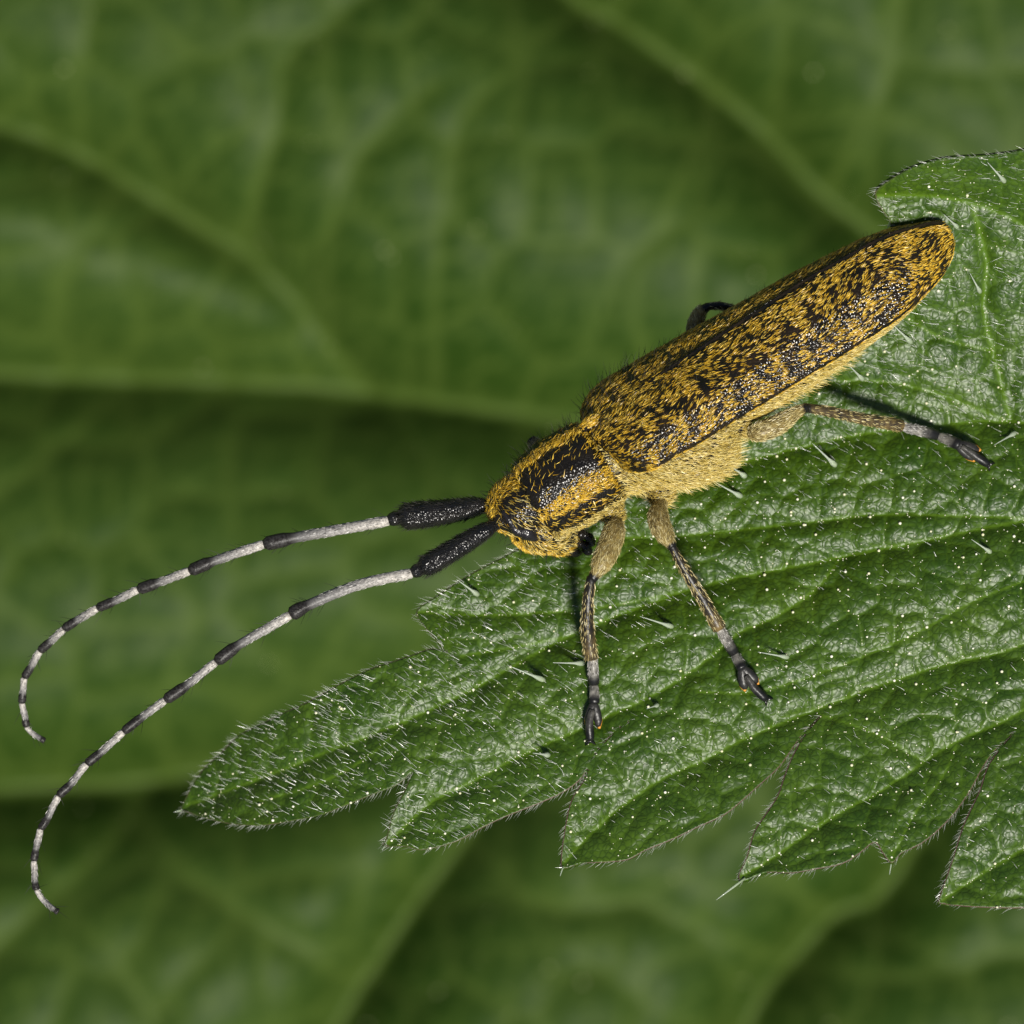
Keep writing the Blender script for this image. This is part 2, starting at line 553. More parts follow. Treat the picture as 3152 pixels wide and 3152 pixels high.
OUT = [(555,2495),(629,2516),(707,2534),(810,2539),(914,2521),(992,2505),(1069,2475),(1147,2443),(1225,2412),(1276,2366),
 (1262,2400),(1245,2440),(1214,2500),(1190,2585),(1183,2606),(1250,2604),(1297,2615),(1400,2590),(1478,2549),(1555,2512),(1659,2471),(1736,2435),(1790,2392),
 (1822,2331),(1860,2276),(1915,2230),(1964,2208),(1967,2213),(1919,2236),(1866,2282),(1828,2337),(1800,2400),(1768,2450),(1752,2495),(1739,2569),(1731,2631),(1734,2673),
 (1788,2657),(1866,2652),(1933,2644),(1985,2616),(2062,2585),(2150,2543),(2228,2507),(2280,2466),(2332,2419),(2395,2362),(2436,2306),(2482,2243),(2525,2200),(2529,2206),
 (2489,2250),(2446,2320),(2416,2392),(2396,2450),(2359,2507),(2323,2564),(2302,2640),(2279,2693),(2289,2712),(2359,2685),(2437,2686),(2514,2673),(2592,2657),(2644,2626),(2693,2590),
 (2720,2625),(2747,2655),(2773,2626),(2835,2595),(2892,2549),(2944,2492),(2990,2424),(3036,2342),(3104,2265),(3135,2244),(3138,2250),(3108,2274),(3046,2354),(3020,2430),(3001,2470),(2965,2549),(2934,2652),(2897,2766),
 (2903,2782),(2980,2789),(3058,2792),(3152,2792),(3260,2770),(3360,2700),(3430,2600),(3480,2480),(3470,2600),(3440,2720),(3430,2840),(3560,2820),(3700,2760),(3800,2640),(3850,2500),
 (3850,2640),(3860,2760),(3990,2700),(4120,2580),(4230,2420),(4330,2220),(4400,2000),(4440,1780),(4445,1600),(4420,1380),(4360,1140),(4260,920),(4130,740),(4000,600),(3960,700),(3900,560),(3760,430),(3600,350),
 (3560,440),(3500,380),(3380,410),(3250,440),(3152,465),(3044,481),(2922,489),(2848,506),(2783,530),(2718,571),(2698,595),(2718,644),(2745,690),(2720,760),(2640,850),(2500,940),(2380,1060),(2230,1130),(2120,1240),(2010,1330),
 (1950,1430),(1880,1480),(1780,1570),(1690,1640),(1600,1690),(1521,1731),(1459,1764),(1397,1802),(1335,1843),(1285,1880),(1297,1913),(1335,1959),(1368,1996),(1409,2021),(1390,2016),(1335,1998),(1273,2017),(1210,2038),(1148,2058),
 (1086,2087),(1024,2120),(941,2166),(888,2190),(811,2226),(733,2267),(681,2319),(629,2366),(593,2418),(572,2459)]
fg_outline = trace(OUT, fg0)
c = catmull(np.vstack([fg_outline, fg_outline[:1]]), 3)[:-1]
fg_outline = c
VE = [  # px points, groove width, depth, line width
 ([(575,2482),(800,2400),(1000,2320),(1250,2220),(1480,2110),(1750,1960),(2000,1860),(2200,1795),(2500,1735),(2850,1665),(3152,1605),(3600,1545),(4440,1600)], .55,.42,.07),
 ([(790,2470),(960,2420),(1120,2340),(1250,2225)], .35,.16,.05),
 ([(1192,2598),(1330,2470),(1450,2410),(1600,2330),(1750,2262),(1900,2195),(2050,2120),(2180,2030),(2274,1950),(2372,1908),(2505,1824),(2594,1716)], .5,.36,.06),
 ([(1738,2658),(1850,2540),(1950,2460),(2050,2395),(2152,2350),(2256,2295),(2359,2248),(2442,2217),(2540,2176),(2649,2135),(2877,2057),(3000,2031),(3152,1985),(3400,1850),(3600,1545)], .5,.38,.06),
 ([(2287,2699),(2370,2652),(2488,2569),(2618,2487),(2690,2453),(2851,2347),(2954,2282),(3084,2228),(3152,2190),(3400,2080),(3700,1900),(4000,1570)], .5,.38,.06),
 ([(2905,2775),(3030,2690),(3152,2620),(3400,2480),(3700,2280),(4100,1900),(4200,1590)], .5,.36,.06),
 ([(1290,1885),(1480,1895),(1700,1885),(1900,1862),(2100,1822)], .4,.22,.05),
 ([(1420,2020),(1600,1990),(1750,1960)], .35,.18,.05),
 ([(1700,1650),(1950,1655),(2200,1640),(2450,1612),(2700,1585),(3000,1590),(3200,1597)], .45,.28,.05),
 ([(2150,1470),(2300,1420),(2505,1368),(2643,1338),(2905,1307),(3111,1297),(3300,1340),(3600,1545)], .5,.34,.06),
 ([(2705,600),(2850,600),(3000,625),(3152,690),(3400,860),(3700,1150),(4000,1570)], .5,.34,.06),
 ([(3000,640),(3040,800),(3030,950),(3060,1080),(3115,1290)], .4,.28,.09),
 ([(2600,900),(2760,960),(2900,1040),(3060,1080)], .35,.2,.05),
 ([(2440,1190),(2650,1170),(2850,1200),(3111,1297)], .35,.22,.05),
 ([(2150,2130),(2330,2130),(2560,2060),(2800,1960),(3000,1850),(3152,1790)], .3,.12,.04),
 ([(2520,2200),(2700,2260),(2850,2347)], .3,.12,.04),
 ([(2745,2645),(2820,2500),(2900,2400),(2954,2282)], .3,.16,.04),
]
fg_veins = [(catmull(trace(p, fg0), 3), w, d * 1.0, lw) for p, w, d, lw in VE]
xs = np.concatenate([np.arange(-11.2, 16.6, 0.05), np.arange(16.7, 30.5, 0.16)])
ys = np.arange(-13.4, 13.4, 0.05)

nettle = thing('nettle_leaf', 'toothed hairy dark green nettle leaf carrying the beetle', 'leaf', tuple(P(2400, 2000, -1.5)))
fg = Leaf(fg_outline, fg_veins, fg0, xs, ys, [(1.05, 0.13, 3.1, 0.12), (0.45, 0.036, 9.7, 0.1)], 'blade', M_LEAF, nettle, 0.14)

# margin: a rounded reddish rim all round the blade
oz = fg.z(fg_outline[:, 0], fg_outline[:, 1])
_, rv = fg.relief(fg_outline, np.zeros(len(fg_outline)))
hz, _ = fg.relief(fg_outline, np.zeros(len(fg_outline)))
edge3 = np.column_stack([fg_outline, fg0(fg_outline[:, 0], fg_outline[:, 1]) + hz - 0.05])
v, f, al = tube(np.vstack([edge3, edge3[:1]]), np.full(len(edge3) + 1, 0.034), 7)
mesh_np('margin', v, f, M_MARGIN, nettle, attrs={'tone': sstep(-3, -6, v[:, 1]) * sstep(-5, 2, v[:, 0])})

# petiole beyond the frame
pe = catmull([P(4430, 1600, fg0(28.4, -.2)), P(4700, 1610, -2.6), P(5100, 1660, -4.5), P(5600, 1760, -9.0)], 8)
v, f, al = tube(pe, np.linspace(0.5, 0.75, len(pe)), 12)
mesh_np('petiole', v, f, M_LEAF, nettle, attrs={'vein': np.full(len(v), .6), 'rim': np.zeros(len(v))})

def to_tip(n):
    """lean of the leaf hairs: towards the leaf tip and upward"""
    return np.array((-0.86, 0.42, 0.0)) + rng.normal(0, 0.28, (n, 3)) * (1, 1, 0.3)

# trichomes: uncountable short hairs
cand = fg.V[rng.choice(len(fg.V), 34000)] + np.column_stack([rng.normal(0, .03, (34000, 2)), np.zeros(34000)])
prob = 0.16 + 0.60 * sstep(4, -3, cand[:, 0]) + 0.5 * sstep(1, 6, cand[:, 1]) + .2 * np.exp(-((cand[:, 1] - .45 * cand[:, 0] + 3.5) / 2.2) ** 2)
nz_ = fnoise(cand, (0.5, 0.5, 0.5), 3.0)
prob = prob * np.clip(0.75 + nz_, 0.15, 1.3)
keep = (rng.random(len(cand)) < prob * 0.40) & (cand[:, 0] < 17.5)
c = cand[keep]; n = len(c)
c[:, 2] = fg.z(c[:, 0], c[:, 1]) - 0.01
nr = fg.normal(c[:, 0], c[:, 1])
L = (0.10 + 0.34 * rng.random(n) ** 1.8) * (1 - .4 * sstep(2, 6, c[:, 0]) * sstep(3, 0, c[:, 1]))
v, f, tone = hair_mesh(c, nr * 0.55 + to_tip(n) * 0.8, to_tip(n) * 0.9 - nr * 0.35, L, rng.uniform(0.004, 0.0075, n), 3, 2)
mesh_np('trichomes', v, f, M_TRICH, nettle, False, {'tone': tone}, 'stuff')

# cystolith dots: small cream beads on the surface, denser along the veins
def beads(cs, rs):
    t = (1 + 5 ** .5) / 2
    iv = unit(np.array([(-1,t,0),(1,t,0),(-1,-t,0),(1,-t,0),(0,-1,t),(0,1,t),(0,-1,-t),(0,1,-t),(t,0,-1),(t,0,1),(-t,0,-1),(-t,0,1)], float))
    it = np.array([(0,11,5),(0,5,1),(0,1,7),(0,7,10),(0,10,11),(1,5,9),(5,11,4),(11,10,2),(10,7,6),(7,1,8),(3,9,4),(3,4,2),(3,2,6),(3,6,8),(3,8,9),(4,9,5),(2,4,11),(6,2,10),(8,6,7),(9,8,1)])
    n = len(cs)
    V = cs[:, None] + rs[:, None, None] * iv[None]
    F = (np.arange(n) * 12)[:, None, None] + it[None]
    return V.reshape(-1, 3), [F.reshape(-1, 3)], np.repeat(rng.random(n), 12)
cand = fg.V[rng.choice(len(fg.V), 14000)]
vv = fg.vein[rng.choice(len(fg.V), 1)]
ci = rng.choice(len(fg.V), 26000)
cand = fg.V[ci].copy()
keep = (rng.random(len(ci)) < 0.05 + 0.48 * fg.vein[ci]) & (cand[:, 0] < 17.5)
c = cand[keep]
rs = np.where(rng.random(len(c)) < 0.10, rng.uniform(0.035, 0.055, len(c)), rng.uniform(0.012, 0.024, len(c)))
c[:, 2] += rs * 0.5
v, f, tone = beads(c, rs)
mesh_np('cystolith_dots', v, f, M_DOT, nettle, True, {'tone': tone}, 'stuff')

# fringe of hairs on the margin
per = np.vstack([edge3, edge3[:1]])
sl = np.linalg.norm(np.diff(per, axis=0), axis=1); cum = np.concatenate(([0], np.cumsum(sl)))
k = int(cum[-1] / 0.085)
tt = np.sort(rng.random(k) * cum[-1])
pt = np.stack([np.interp(tt, cum, per[:, a]) for a in range(3)], -1)
tg = unit(np.stack([np.interp(tt + .05, cum, per[:, a]) - np.interp(tt - .05, cum, per[:, a]) for a in range(3)], -1))
outn = np.stack([tg[:, 1], -tg[:, 0], np.zeros(k)], -1)          # outward for a counter-clockwise outline
area2 = np.sum(fg_outline[:, 0] * np.roll(fg_outline[:, 1], -1) - np.roll(fg_outline[:, 0], -1) * fg_outline[:, 1])
if area2 < 0: outn = -outn
sgn = np.sign((tg * np.array((-0.86, -0.42, 0))).sum(1))[:, None]
v, f, tone = hair_mesh(pt, outn * 0.65 + tg * sgn * 0.8 + rng.normal(0, .25, (k, 3)) + (0, 0, .25), tg * sgn * 0.5, rng.uniform(0.12, 0.36, k), rng.uniform(0.006, 0.010, k))
mesh_np('margin_hairs', v, f, M_TRICH, nettle, False, {'tone': tone * 0.2}, 'stuff')

# stinging hairs: each a bulb with a glassy needle
ST = [((2574,1435),(2500,1364)),((2284,1529),(2205,1487)),((3052,1701),(2990,1660)),((2073,1930),(1969,1897)),((2429,2024),(2333,2007)),((1800,2042),(1702,2040)),
 ((1473,1832),(1405,1783)),((1678,2095),(1562,2048)),((2807,1056),(2741,992)),((2659,1169),(2609,1120)),((2296,1467),(2240,1430)),((1690,2325),(1640,2318)),((2026,2170),(1990,2182)),
 ((3020,900),(2985,840)),((3095,560),(3040,500)),((2950,700),(2905,660)),((3130,1330),(3060,1370))]
for (bx, by), (tx, ty) in ST:
    b2 = trace([(bx, by)], fg0)[0]
    bz = float(fg.z(b2[0], b2[1])[0])
    b = np.array((b2[0], b2[1], bz))
    tpt = P(tx, ty, bz + 0.75)
    ln = tpt - b
    path = np.array([b - (0, 0, .06), b + ln * .07, b + ln * .16, b + ln * .24, b + ln * .34, b + ln * .6, b + ln])
    v, f, al = tube(path, np.array([.05, .085, .085, .06, .035, .022, .005]) * rng.uniform(.85, 1.1), 8)
    mesh_np('stinging_hair', v, f, M_STING, nettle, attrs={'tone': al})
for (bx, by), (tx, ty), r in (((2287,2712),(2205,2770),.035), ((1733,2672),(1724,2697),.022), ((2747,2655),(2738,2692),.024), ((1183,2606),(1176,2618),.02), ((557,2496),(535,2500),.03)):
    b2 = trace([(bx, by)], fg0)[0]; bz = float(fg0(b2[0], b2[1])) - 0.3
    b = np.array((b2[0], b2[1], bz)); tpt = P(tx, ty, bz + .1)
    path = b + (tpt - b) * np.array([-.1, .3, .7, 1.0])[:, None]
    v, f, al = tube(path, np.array([1.1, 1.0, .6, .15]) * r, 8)
    mesh_np('tooth_bristle', v, f, M_STING, nettle, attrs={'tone': al})

# --- the big blurred leaf behind
BZ = -100.0
def bg0(x, y):
    x = np.asarray(x, float); y = np.asarray(y, float)
    return BZ + 0.03 * x + 0.05 * y + 0.8 * np.sin(x * .10 + .6) + 0.8 * np.sin(y * .13 + x * .04) - 0.001 * (x * x + y * y)
t = np.linspace(0, 2 * np.pi, 260, endpoint=False)
saw = (np.arange(260) % 10) / 10.0
rad = (1.0 + 0.05 * saw)
bg_outline = np.column_stack([86 * np.cos(t) * rad, 70 * np.sin(t) * rad * (1 - 0.12 * np.cos(t))])
VB = [
 ([(-2600,1000),(-800,1085),(0,1140),(350,1152),(700,1165),(1050,1188),(1300,1220),(1700,1275),(2300,1370),(3400,1550),(5500,1700)], 1.5,1.5,.28),
 ([(-1800,-200),(-300,290),(0,370),(200,440),(400,560),(600,680),(720,745),(900,920),(1000,1050),(1110,1180)], 1.1,1.0,.26),
 ([(900,-900),(1700,-120),(1900,20),(2050,120),(2200,230),(2400,400),(2550,560),(2700,680),(2950,900),(3300,1520)], 1.2,1.2,.26),
 ([(720,730),(790,540),(850,400),(870,180),(1030,40),(1250,-120)], .8,.5,.2),
 ([(2570,580),(2690,330),(2760,180),(2800,-200)], .9,.4,.24),
 ([(340,1160),(200,1330),(60,1450),(-150,1600),(-700,2000)], .9,.6,.22),
 ([(1330,1210),(1340,800),(1400,390),(1550,230),(1730,30),(1850,-20)], .8,.4,.18),
 ([(230,450),(230,250),(280,0)], .8,.35,.2),
 ([(180,1140),(160,900),(270,700),(330,560)], .8,.35,.2),
 ([(1000,1050),(1000,700),(1110,450),(1330,250)], .8,.35,.18),
 ([(2050,1300),(1950,900),(2080,600),(2230,250)], .9,.35,.2),
 ([(-2400,2700),(-600,2500),(0,2458),(300,2440),(560,2415),(900,2330),(1700,2130),(2900,1800),(4000,1560)], 1.3,1.4,.3),
 ([(-900,3700),(-300,3160),(0,2900),(150,2770),(330,2600),(430,2440)], 1.0,.9,.28),
 ([(380,2520),(560,2700),(660,2780),(800,2850),(950,2960),(1090,3060)], .9,.7,.22),
 ([(900,3400),(1060,3140),(1180,2950),(1280,2800),(1400,2640),(1560,2400),(1750,2120)], 1.0,1.0,.26),
 ([(1440,2600),(1600,2750),(1720,2812),(1850,2800),(1980,2790),(2126,2863),(2300,2930),(2461,2990)], .9,.7,.22),
 ([(2150,3700),(2330,3160),(2461,2990),(2606,2835),(2742,2781),(2900,2500),(3200,1720)], 1.0,1.0,.26),
 ([(2350,2690),(2480,2770),(2590,2840)], .8,.5,.2),
 ([(2461,2990),(2800,3020),(3152,2930),(3600,2850)], .9,.5,.2),
 ([(1780,2950),(1900,3025),(2035,3125),(2200,3200)], .8,.4,.18),
 ([(150,2770),(350,2960),(480,3152)], .8,.4,.18),
]
bg_veins = [(catmull(trace(p, bg0), 3), w * (3.3 if d > .95 else 2.2), d * (6.0 if d > .95 else 2.4), lw * 1.5) for p, w, d, lw in VB]
back = thing('broad_leaf', 'large blurred green leaf with pale veins spread out behind the beetle', 'leaf', (0, 0, BZ))
xs = np.arange(-93, 93, 0.36); ys = np.arange(-84, 84, 0.36)
bl = Leaf(bg_outline, bg_veins, bg0, xs, ys, [(5.0, 0.40, 5.5, .15), (2.0, 0.06, 1.1, .1)], 'blade', M_BGLEAF, back, 0.3, (.85, .15))
ci = rng.choice(len(bl.V), 14000)
c = bl.V[ci].copy()
cl = fnoise(c, (.11, .11, .0), 6.0, 2)
keep = rng.random(len(c)) < (.05 + .16 * sstep(-6, -18, c[:, 1])) * sstep(-.15, .5, cl) + .10 * bl.vein[ci]
c = c[keep]
rs = .04 + .10 * rng.random(len(c)) ** 2.2; c[:, 2] += rs * .4
v, f, tone = beads(c, rs)
mesh_np('cystolith_dots', v, f, M_BGDOT, back, True, {'tone': tone ** 2}, 'stuff')
pe = catmull([(85, -.5, bg0(85, 0)), (94, -2, -110), (106, -6, -116), (120, -14, -128)], 6)
v, f, al = tube(pe, np.linspace(.9, 1.3, len(pe)), 12)
mesh_np('petiole', v, f, M_BGLEAF, back, attrs={'vein': np.full(len(v), .6), 'rim': np.zeros(len(v))})

# ------------------------------------------------------------------ the beetle
RHO = R(58)
E = np.array((0.857, 0.515, 0.0))                   # tailward
NN = np.array((0.515, -0.857, 0.0))                 # across the body in the picture
YL = NN * math.cos(RHO) + np.array((0, 0, 1)) * math.sin(RHO)     # the beetle's left
UP = -NN * math.sin(RHO) + np.array((0, 0, 1)) * math.cos(RHO)    # the beetle's dorsal side
O = P(1893, 1392, 0)
AX = np.array([E, YL, UP])
def W(s, y, u): return O + np.multiply.outer(s, E) + np.multiply.outer(y, YL) + np.multiply.outer(u, UP)
def LOC(p): return (np.asarray(p) - O) @ AX.T        # s, y, u

beetle = thing('longhorn_beetle', 'golden black-speckled longhorn beetle with banded antennae standing on the nettle leaf', 'beetle', tuple(P(2200, 1700, 0)))

def interp(s, xp, fp):
    """smooth (monotone cubic) interpolation"""
    xp = np.asarray(xp, float); fp = np.asarray(fp, float); s = np.asarray(s, float)
    h = np.diff(xp); d = np.diff(fp) / h
    m = np.zeros(len(xp)); m[0], m[-1] = d[0], d[-1]
    for i in range(1, len(xp) - 1):
        m[i] = 0 if d[i - 1] * d[i] <= 0 else 2 * d[i - 1] * d[i] / (d[i - 1] + d[i])
    k = np.clip(np.searchsorted(xp, s) - 1, 0, len(xp) - 2)
    t = np.clip((s - xp[k]) / h[k], 0, 1)
    return (2*t**3-3*t**2+1)*fp[k] + (t**3-2*t**2+t)*h[k]*m[k] + (-2*t**3+3*t**2)*fp[k+1] + (t**3-t**2)*h[k]*m[k+1]

# --- body: abdomen, thorax, pronotum, neck and head as one continuous surface
BS = [-3.5,-3.25,-3.0,-2.9,-2.5,-1.7,-.9,-.6,-.45,-.2,.2,.7,1.5,2.5,3.1,3.5,3.9,5.0,6.5,8.0,9.6,10.8,11.7,12.05]
BC = [0.9,1.02,1.2,1.28,1.39,1.48,1.43,1.38,1.22,1.25,1.5,1.75,1.98,2.08,2.0,1.8,1.75,1.78,1.72,1.58,1.3,.95,.4,.08]
BT = [0.8,0.9,1.12,1.24,1.36,1.44,1.42,1.36,1.15,1.0,1.0,1.0,1.1,1.15,1.15,1.15,1.15,1.2,1.25,1.3,1.3,1.2,.7,.1]
BD = [0.9,1.0,1.15,1.22,1.32,1.42,1.42,1.40,1.30,1.4,1.6,1.85,2.3,2.55,2.35,1.65,1.3,1.28,1.2,1.0,.8,.6,.25,.08]
BU = [0,0,0,0,0,0,0,0,0,.05,.1,.15,.18,.2,.2,.2,.18,.14,.1,.05,0,.1,.35,.5]
ss = np.concatenate([np.linspace(-3.5, 4, 110), np.linspace(4.08, 12.05, 70)])
A_ = np.linspace(0, 2 * np.pi, 64, endpoint=False)
cb, tb, db, ub = (interp(ss, BS, q)[:, None] for q in (BC, BT, BD, BU))
ca, sa = np.cos(A_)[None], np.sin(A_)[None]
pw = lambda x, e: np.sign(x) * np.abs(x) ** e
ex = 2 / 2.3
yy = cb * pw(ca, ex); uu = ub + np.where(sa > 0, tb, db) * pw(sa, ex)
vb = W(np.broadcast_to(ss[:, None], yy.shape), yy, uu).reshape(-1, 3)
m_, sg = len(ss), 64
i, j = np.meshgrid(np.arange(m_ - 1), np.arange(sg), indexing='ij'); j2 = (j + 1) % sg
qb = np.stack([i*sg+j, i*sg+j2, (i+1)*sg+j2, (i+1)*sg+j], -1).reshape(-1, 4)[:, ::-1]
k = np.arange(sg); k2 = (k + 1) % sg
vb = np.vstack([vb, W(-3.5, 0, 0)[None], W(12.1, 0, .5)[None]])
tbf = np.vstack([np.stack([np.full(sg, m_*sg), k, k2], -1)[:, ::-1], np.stack([np.full(sg, m_*sg+1), (m_-1)*sg+k2, (m_-1)*sg+k], -1)[:, ::-1]])
def ell(s, y, u, r, rot=0.0):
    cr, sr = math.cos(rot), math.sin(rot)
    ax = np.array([E * cr + UP * sr, YL, -E * sr + UP * cr])
    return ellipsoid(W(s, y, u), ax, r, 32, 20)
parts = [(vb, [qb, tbf]),
    ell(-3.30, 0, .18, (1.08, 1.15, 0.88)),
    ell(-3.15, 0, -.72, (0.95, 1.05, 0.90), 0.2),
    ell(-2.78, 0, -1.50, (0.62, 0.80, 0.62), 0.3),
    ell(-4.00, .47, .28, (0.36, 0.33, 0.36)), ell(-4.00, -.47, .28, (0.36, 0.33, 0.36)),
    ell(-3.10, .70, -.75, (.70, .44, .75), .25), ell(-3.10, -.70, -.75, (.70, .44, .75), .25)]
for sy in (1, -1):      # coxae, fused to the sternum
    parts += [ell(-1.05, .80 * sy, -1.25, (.38, .36, .50)), ell(0.55, 1.05 * sy, -1.42, (.45, .42, .45)), ell(3.70, 1.35 * sy, -.70, (.26, .36, .36))]
vv, ff = merge(parts)
tmp = mesh_np('body_tmp', vv, ff, M_CUT)
md = tmp.modifiers.new('r', 'REMESH'); md.mode = 'VOXEL'; md.voxel_size = 0.05
md = tmp.modifiers.new('s', 'SMOOTH'); md.iterations = 5; md.factor = 0.5
dg = bpy.context.evaluated_depsgraph_get()
me = bpy.data.meshes.new_from_object(tmp.evaluated_get(dg))
bpy.data.objects.remove(tmp)
bv = np.empty(len(me.vertices) * 3, np.float32); me.vertices.foreach_get('co', bv); bv = bv.reshape(-1, 3).astype(float)
me.calc_loop_triangles()
bt = np.empty(len(me.loop_triangles) * 3, np.int32); me.loop_triangles.foreach_get('vertices', bt); bt = bt.reshape(-1, 3)
body = mesh_np('body', bv, [bt], M_CUT, beetle)

from mathutils.bvhtree import BVHTree
bvh = BVHTree.FromPolygons([Vector(q) for q in bv], [tuple(t) for t in bt])
def on_body(p, off=0.0):
    """nearest body surface point, pushed out by off"""
    co_, nr_, _, _ = bvh.find_nearest(Vector(p))
    return np.array(co_) + np.array(nr_) * off

# --- elytra
ES = [-.42,-.3,-.1,.25,.9,2.0,3.8,5.4,8.2,9.6,10.6,11.4,11.9,12.2,12.33]
EA = [1.35,1.62,1.90,2.15,2.30,2.30,2.20,2.08,1.88,1.68,1.36,.96,.62,.34,.06]
EB = [1.02,1.08,1.14,1.20,1.27,1.33,1.43,1.55,1.72,1.72,1.60,1.32,1.0,.62,.10]
EX = [3.0,3.1,3.2,3.4,3.4,3.2,2.9,2.6,2.25,2.15,2.1,2.0,2.0,2.0,2.0]
EC = [-.22,-.22,-.22,-.22,-.22,-.2,-.17,-.12,-.04,0,-.02,-.06,-.18,-.35,-.55]
def elytron_pt(s, v, side):
    """v: 0 at the suture .. 1 at the outer edge .. 1.12 folded under"""
    a, b, n, c = (interp(s, ES, q) for q in (EA, EB, EX, EC))
    th = (1 - v) * np.pi / 2
    e = 2 / n
    y = a * np.abs(np.cos(th)) ** e
    sn = np.sin(th)
    u = -c / math.sin(RHO) + b * np.sign(sn) * np.abs(sn) ** e
    under = np.maximum(v - 1, 0)
    u = np.where(v > 1, -c / math.sin(RHO) - under * 1.2, u); y = np.where(v > 1, a - under * under * 6, y)
    u = u + 0.05 * np.exp(-(y / 0.05) ** 2) * sstep(.5, 3, s)           # raised sutural rib
    return y * side, u

def build_elytron(side):
    n_s, n_v = 230, 76
    S = np.concatenate([np.linspace(-.42, .4, 26)[:-1], np.linspace(.4, 11.2, n_s - 55), 11.2 + (12.33 - 11.2) * (1 - (1 - np.linspace(0, 1, 31)[1:]) ** 1.8)])
    V_ = np.concatenate([[0, 1e-4, 3e-4, 6e-4, 1e-3, 2e-3, 4e-3, 7e-3, .012, .02, .03, .045, .065, .085], np.linspace(.1, 1.0, n_v - 18), [1.03, 1.07, 1.12]])
    Sg, Vg = np.meshgrid(S, V_, indexing='ij')
    # oblique base: the front edge runs forward towards the shoulder less than at the scutellum
    y, u = elytron_pt(Sg, Vg, side)
    y = y + side * 0.012
    sh = Sg + 0.35 * np.clip(Vg - .2, 0, 1) * sstep(1.2, -.4, Sg) 
    v = W(sh, y, u).reshape(-1, 3)
    a, b = Sg.shape
    i, j = np.meshgrid(np.arange(a - 1), np.arange(b - 1), indexing='ij')
    q = np.stack([i*b+j, (i+1)*b+j, (i+1)*b+j+1, i*b+j+1], -1).reshape(-1, 4)
    if side < 0: q = q[:, ::-1]
    nr = vnormals(v, tris_of([q]))
    if (nr @ UP).mean() < 0: q = q[:, ::-1]
    o = mesh_np('elytron', v, [q], M_ELY, beetle)
    md = o.modifiers.new('thickness', 'SOLIDIFY'); md.thickness = 0.07; md.offset = -1
    # gold hair in irregular patches
    p, nr, (s, vv_) = sample(v, [q], 470, (Sg.ravel(), Vg.ravel()))
    l = LOC(p)
    arc = vv_ * 3.0
    q3 = np.column_stack([l[:, 0], arc, np.full(len(s), side * 5.0)])
    big = fnoise(q3, (2.3, 1.5, 1), 2.0, 1)
    fine = fnoise(q3, (6.2, 7.5, 1), 8.0, 1)
    mid = np.exp(-((vv_ - .52) / .16) ** 2) * sstep(.3, 1.5, s) * sstep(11, 9, s)
    nz = .58 * big + .85 * fine - .16 * mid + .14 * sstep(9.6, 11, s)
    patch = sstep(-.08, .10, nz)
    bare = .012 + .105 * sstep(1.5, 5.0, s)
    patch *= sstep(bare, bare + .04, np.abs(l[:, 1]))
    edge = (vv_ > .99) & (vv_ < 1.05) & (s > .6)
    keep = (rng.random(len(p)) < patch * 0.92 + .06) & ~edge & ~(np.abs(l[:, 1]) < bare)
    p, nr, s, vv_ = p[keep], nr[keep], s[keep], vv_[keep]
    n = len(p)
    swirl = fnoise(p, (.9, .9, .9), 11.0, 1)[:, None]
    d = E + YL * (side * (.10 + .5 * rng.normal(0, .45, n)))[:, None] + np.cross(nr, E) * swirl * 1.1
    d = unit(d - nr * (d * nr).sum(1, keepdims=True)) + nr * rng.uniform(.15, .42, n)[:, None]
    hv, hf, tone = hair_mesh(p - nr * .01, d, -nr * .35 + rng.normal(0, .12, (n, 3)), rng.uniform(.13, .23, n), rng.uniform(.008, .013, n), 3, 2)
    mesh_np('hair', hv, hf, M_GOLD, o, False, {'tone': tone}, 'stuff')
    # erect black setae, longest near the shoulders
    p, nr, (s, vv_) = sample(v, [q], 16, (Sg.ravel(), Vg.ravel()))
    k = rng.random(len(p)) < (0.25 + .75 * sstep(5, 0, s))
    p, nr, s = p[k], nr[k], s[k]; n = len(p)
    hv, hf, tone = hair_mesh(p, nr + E * .35 + rng.normal(0, .18, (n, 3)), E * .5 + rng.normal(0, .2, (n, 3)), rng.uniform(.25, .5, n) * (.45 + .75 * sstep(5, 0, s)), .007, 3, 3)
    mesh_np('setae', hv, hf, M_BLACKH, o, False, {'tone': tone}, 'stuff')
    return o
build_elytron(1)
build_elytron(-1)

# --- hair of the body
p, nr, _ = sample(bv, [bt], 500)
l = LOC(p); s, y, u = l.T
ang = np.degrees(np.arctan2(np.abs(y), u))           # 0 at the back, 90 on the flank, 180 below
nz = fnoise(p, (1.6, 1.6, 1.6), 4.0, 2)
under_e = (s > 0.05) & (u > interp(np.clip(s, -.4, 12.3), ES, EC) / -math.sin(RHO) - .02)
pron = (s > -3.02) & (s < -.45) & (u > -1.6)
head = s <= -3.02
head |= (s < -1.9) & (u < -1.38)
wob = nz * 5
med = sstep(14, 9, ang + wob)
lat = sstep(14, 8, np.abs(ang - 79 + wob - 4 * sstep(-1.5, -3, s)))
low = sstep(112, 122, ang + wob)
pg = np.maximum.reduce([med * 1.0, lat * .95, low * .9, np.full(len(s), .05) + .09 * sstep(95, 102, ang)])
pg = np.maximum(pg, .35 * sstep(-.75, -.55, s))
hg = np.maximum.reduce([sstep(.62, .30, np.abs(y) + nz * .12), .42 + .25 * nz + .25 * sstep(-.4, -1.6, u), np.zeros(len(s))])
hg = np.where((u > -.30 + .2 * nz) & (np.abs(y) > .40), .15, hg)
hg = np.where((u < -1.75) & (s > -2.75), .15, hg)
thx = np.full(len(s), .95)
dens = np.where(head, hg, np.where(pron, pg, thx))
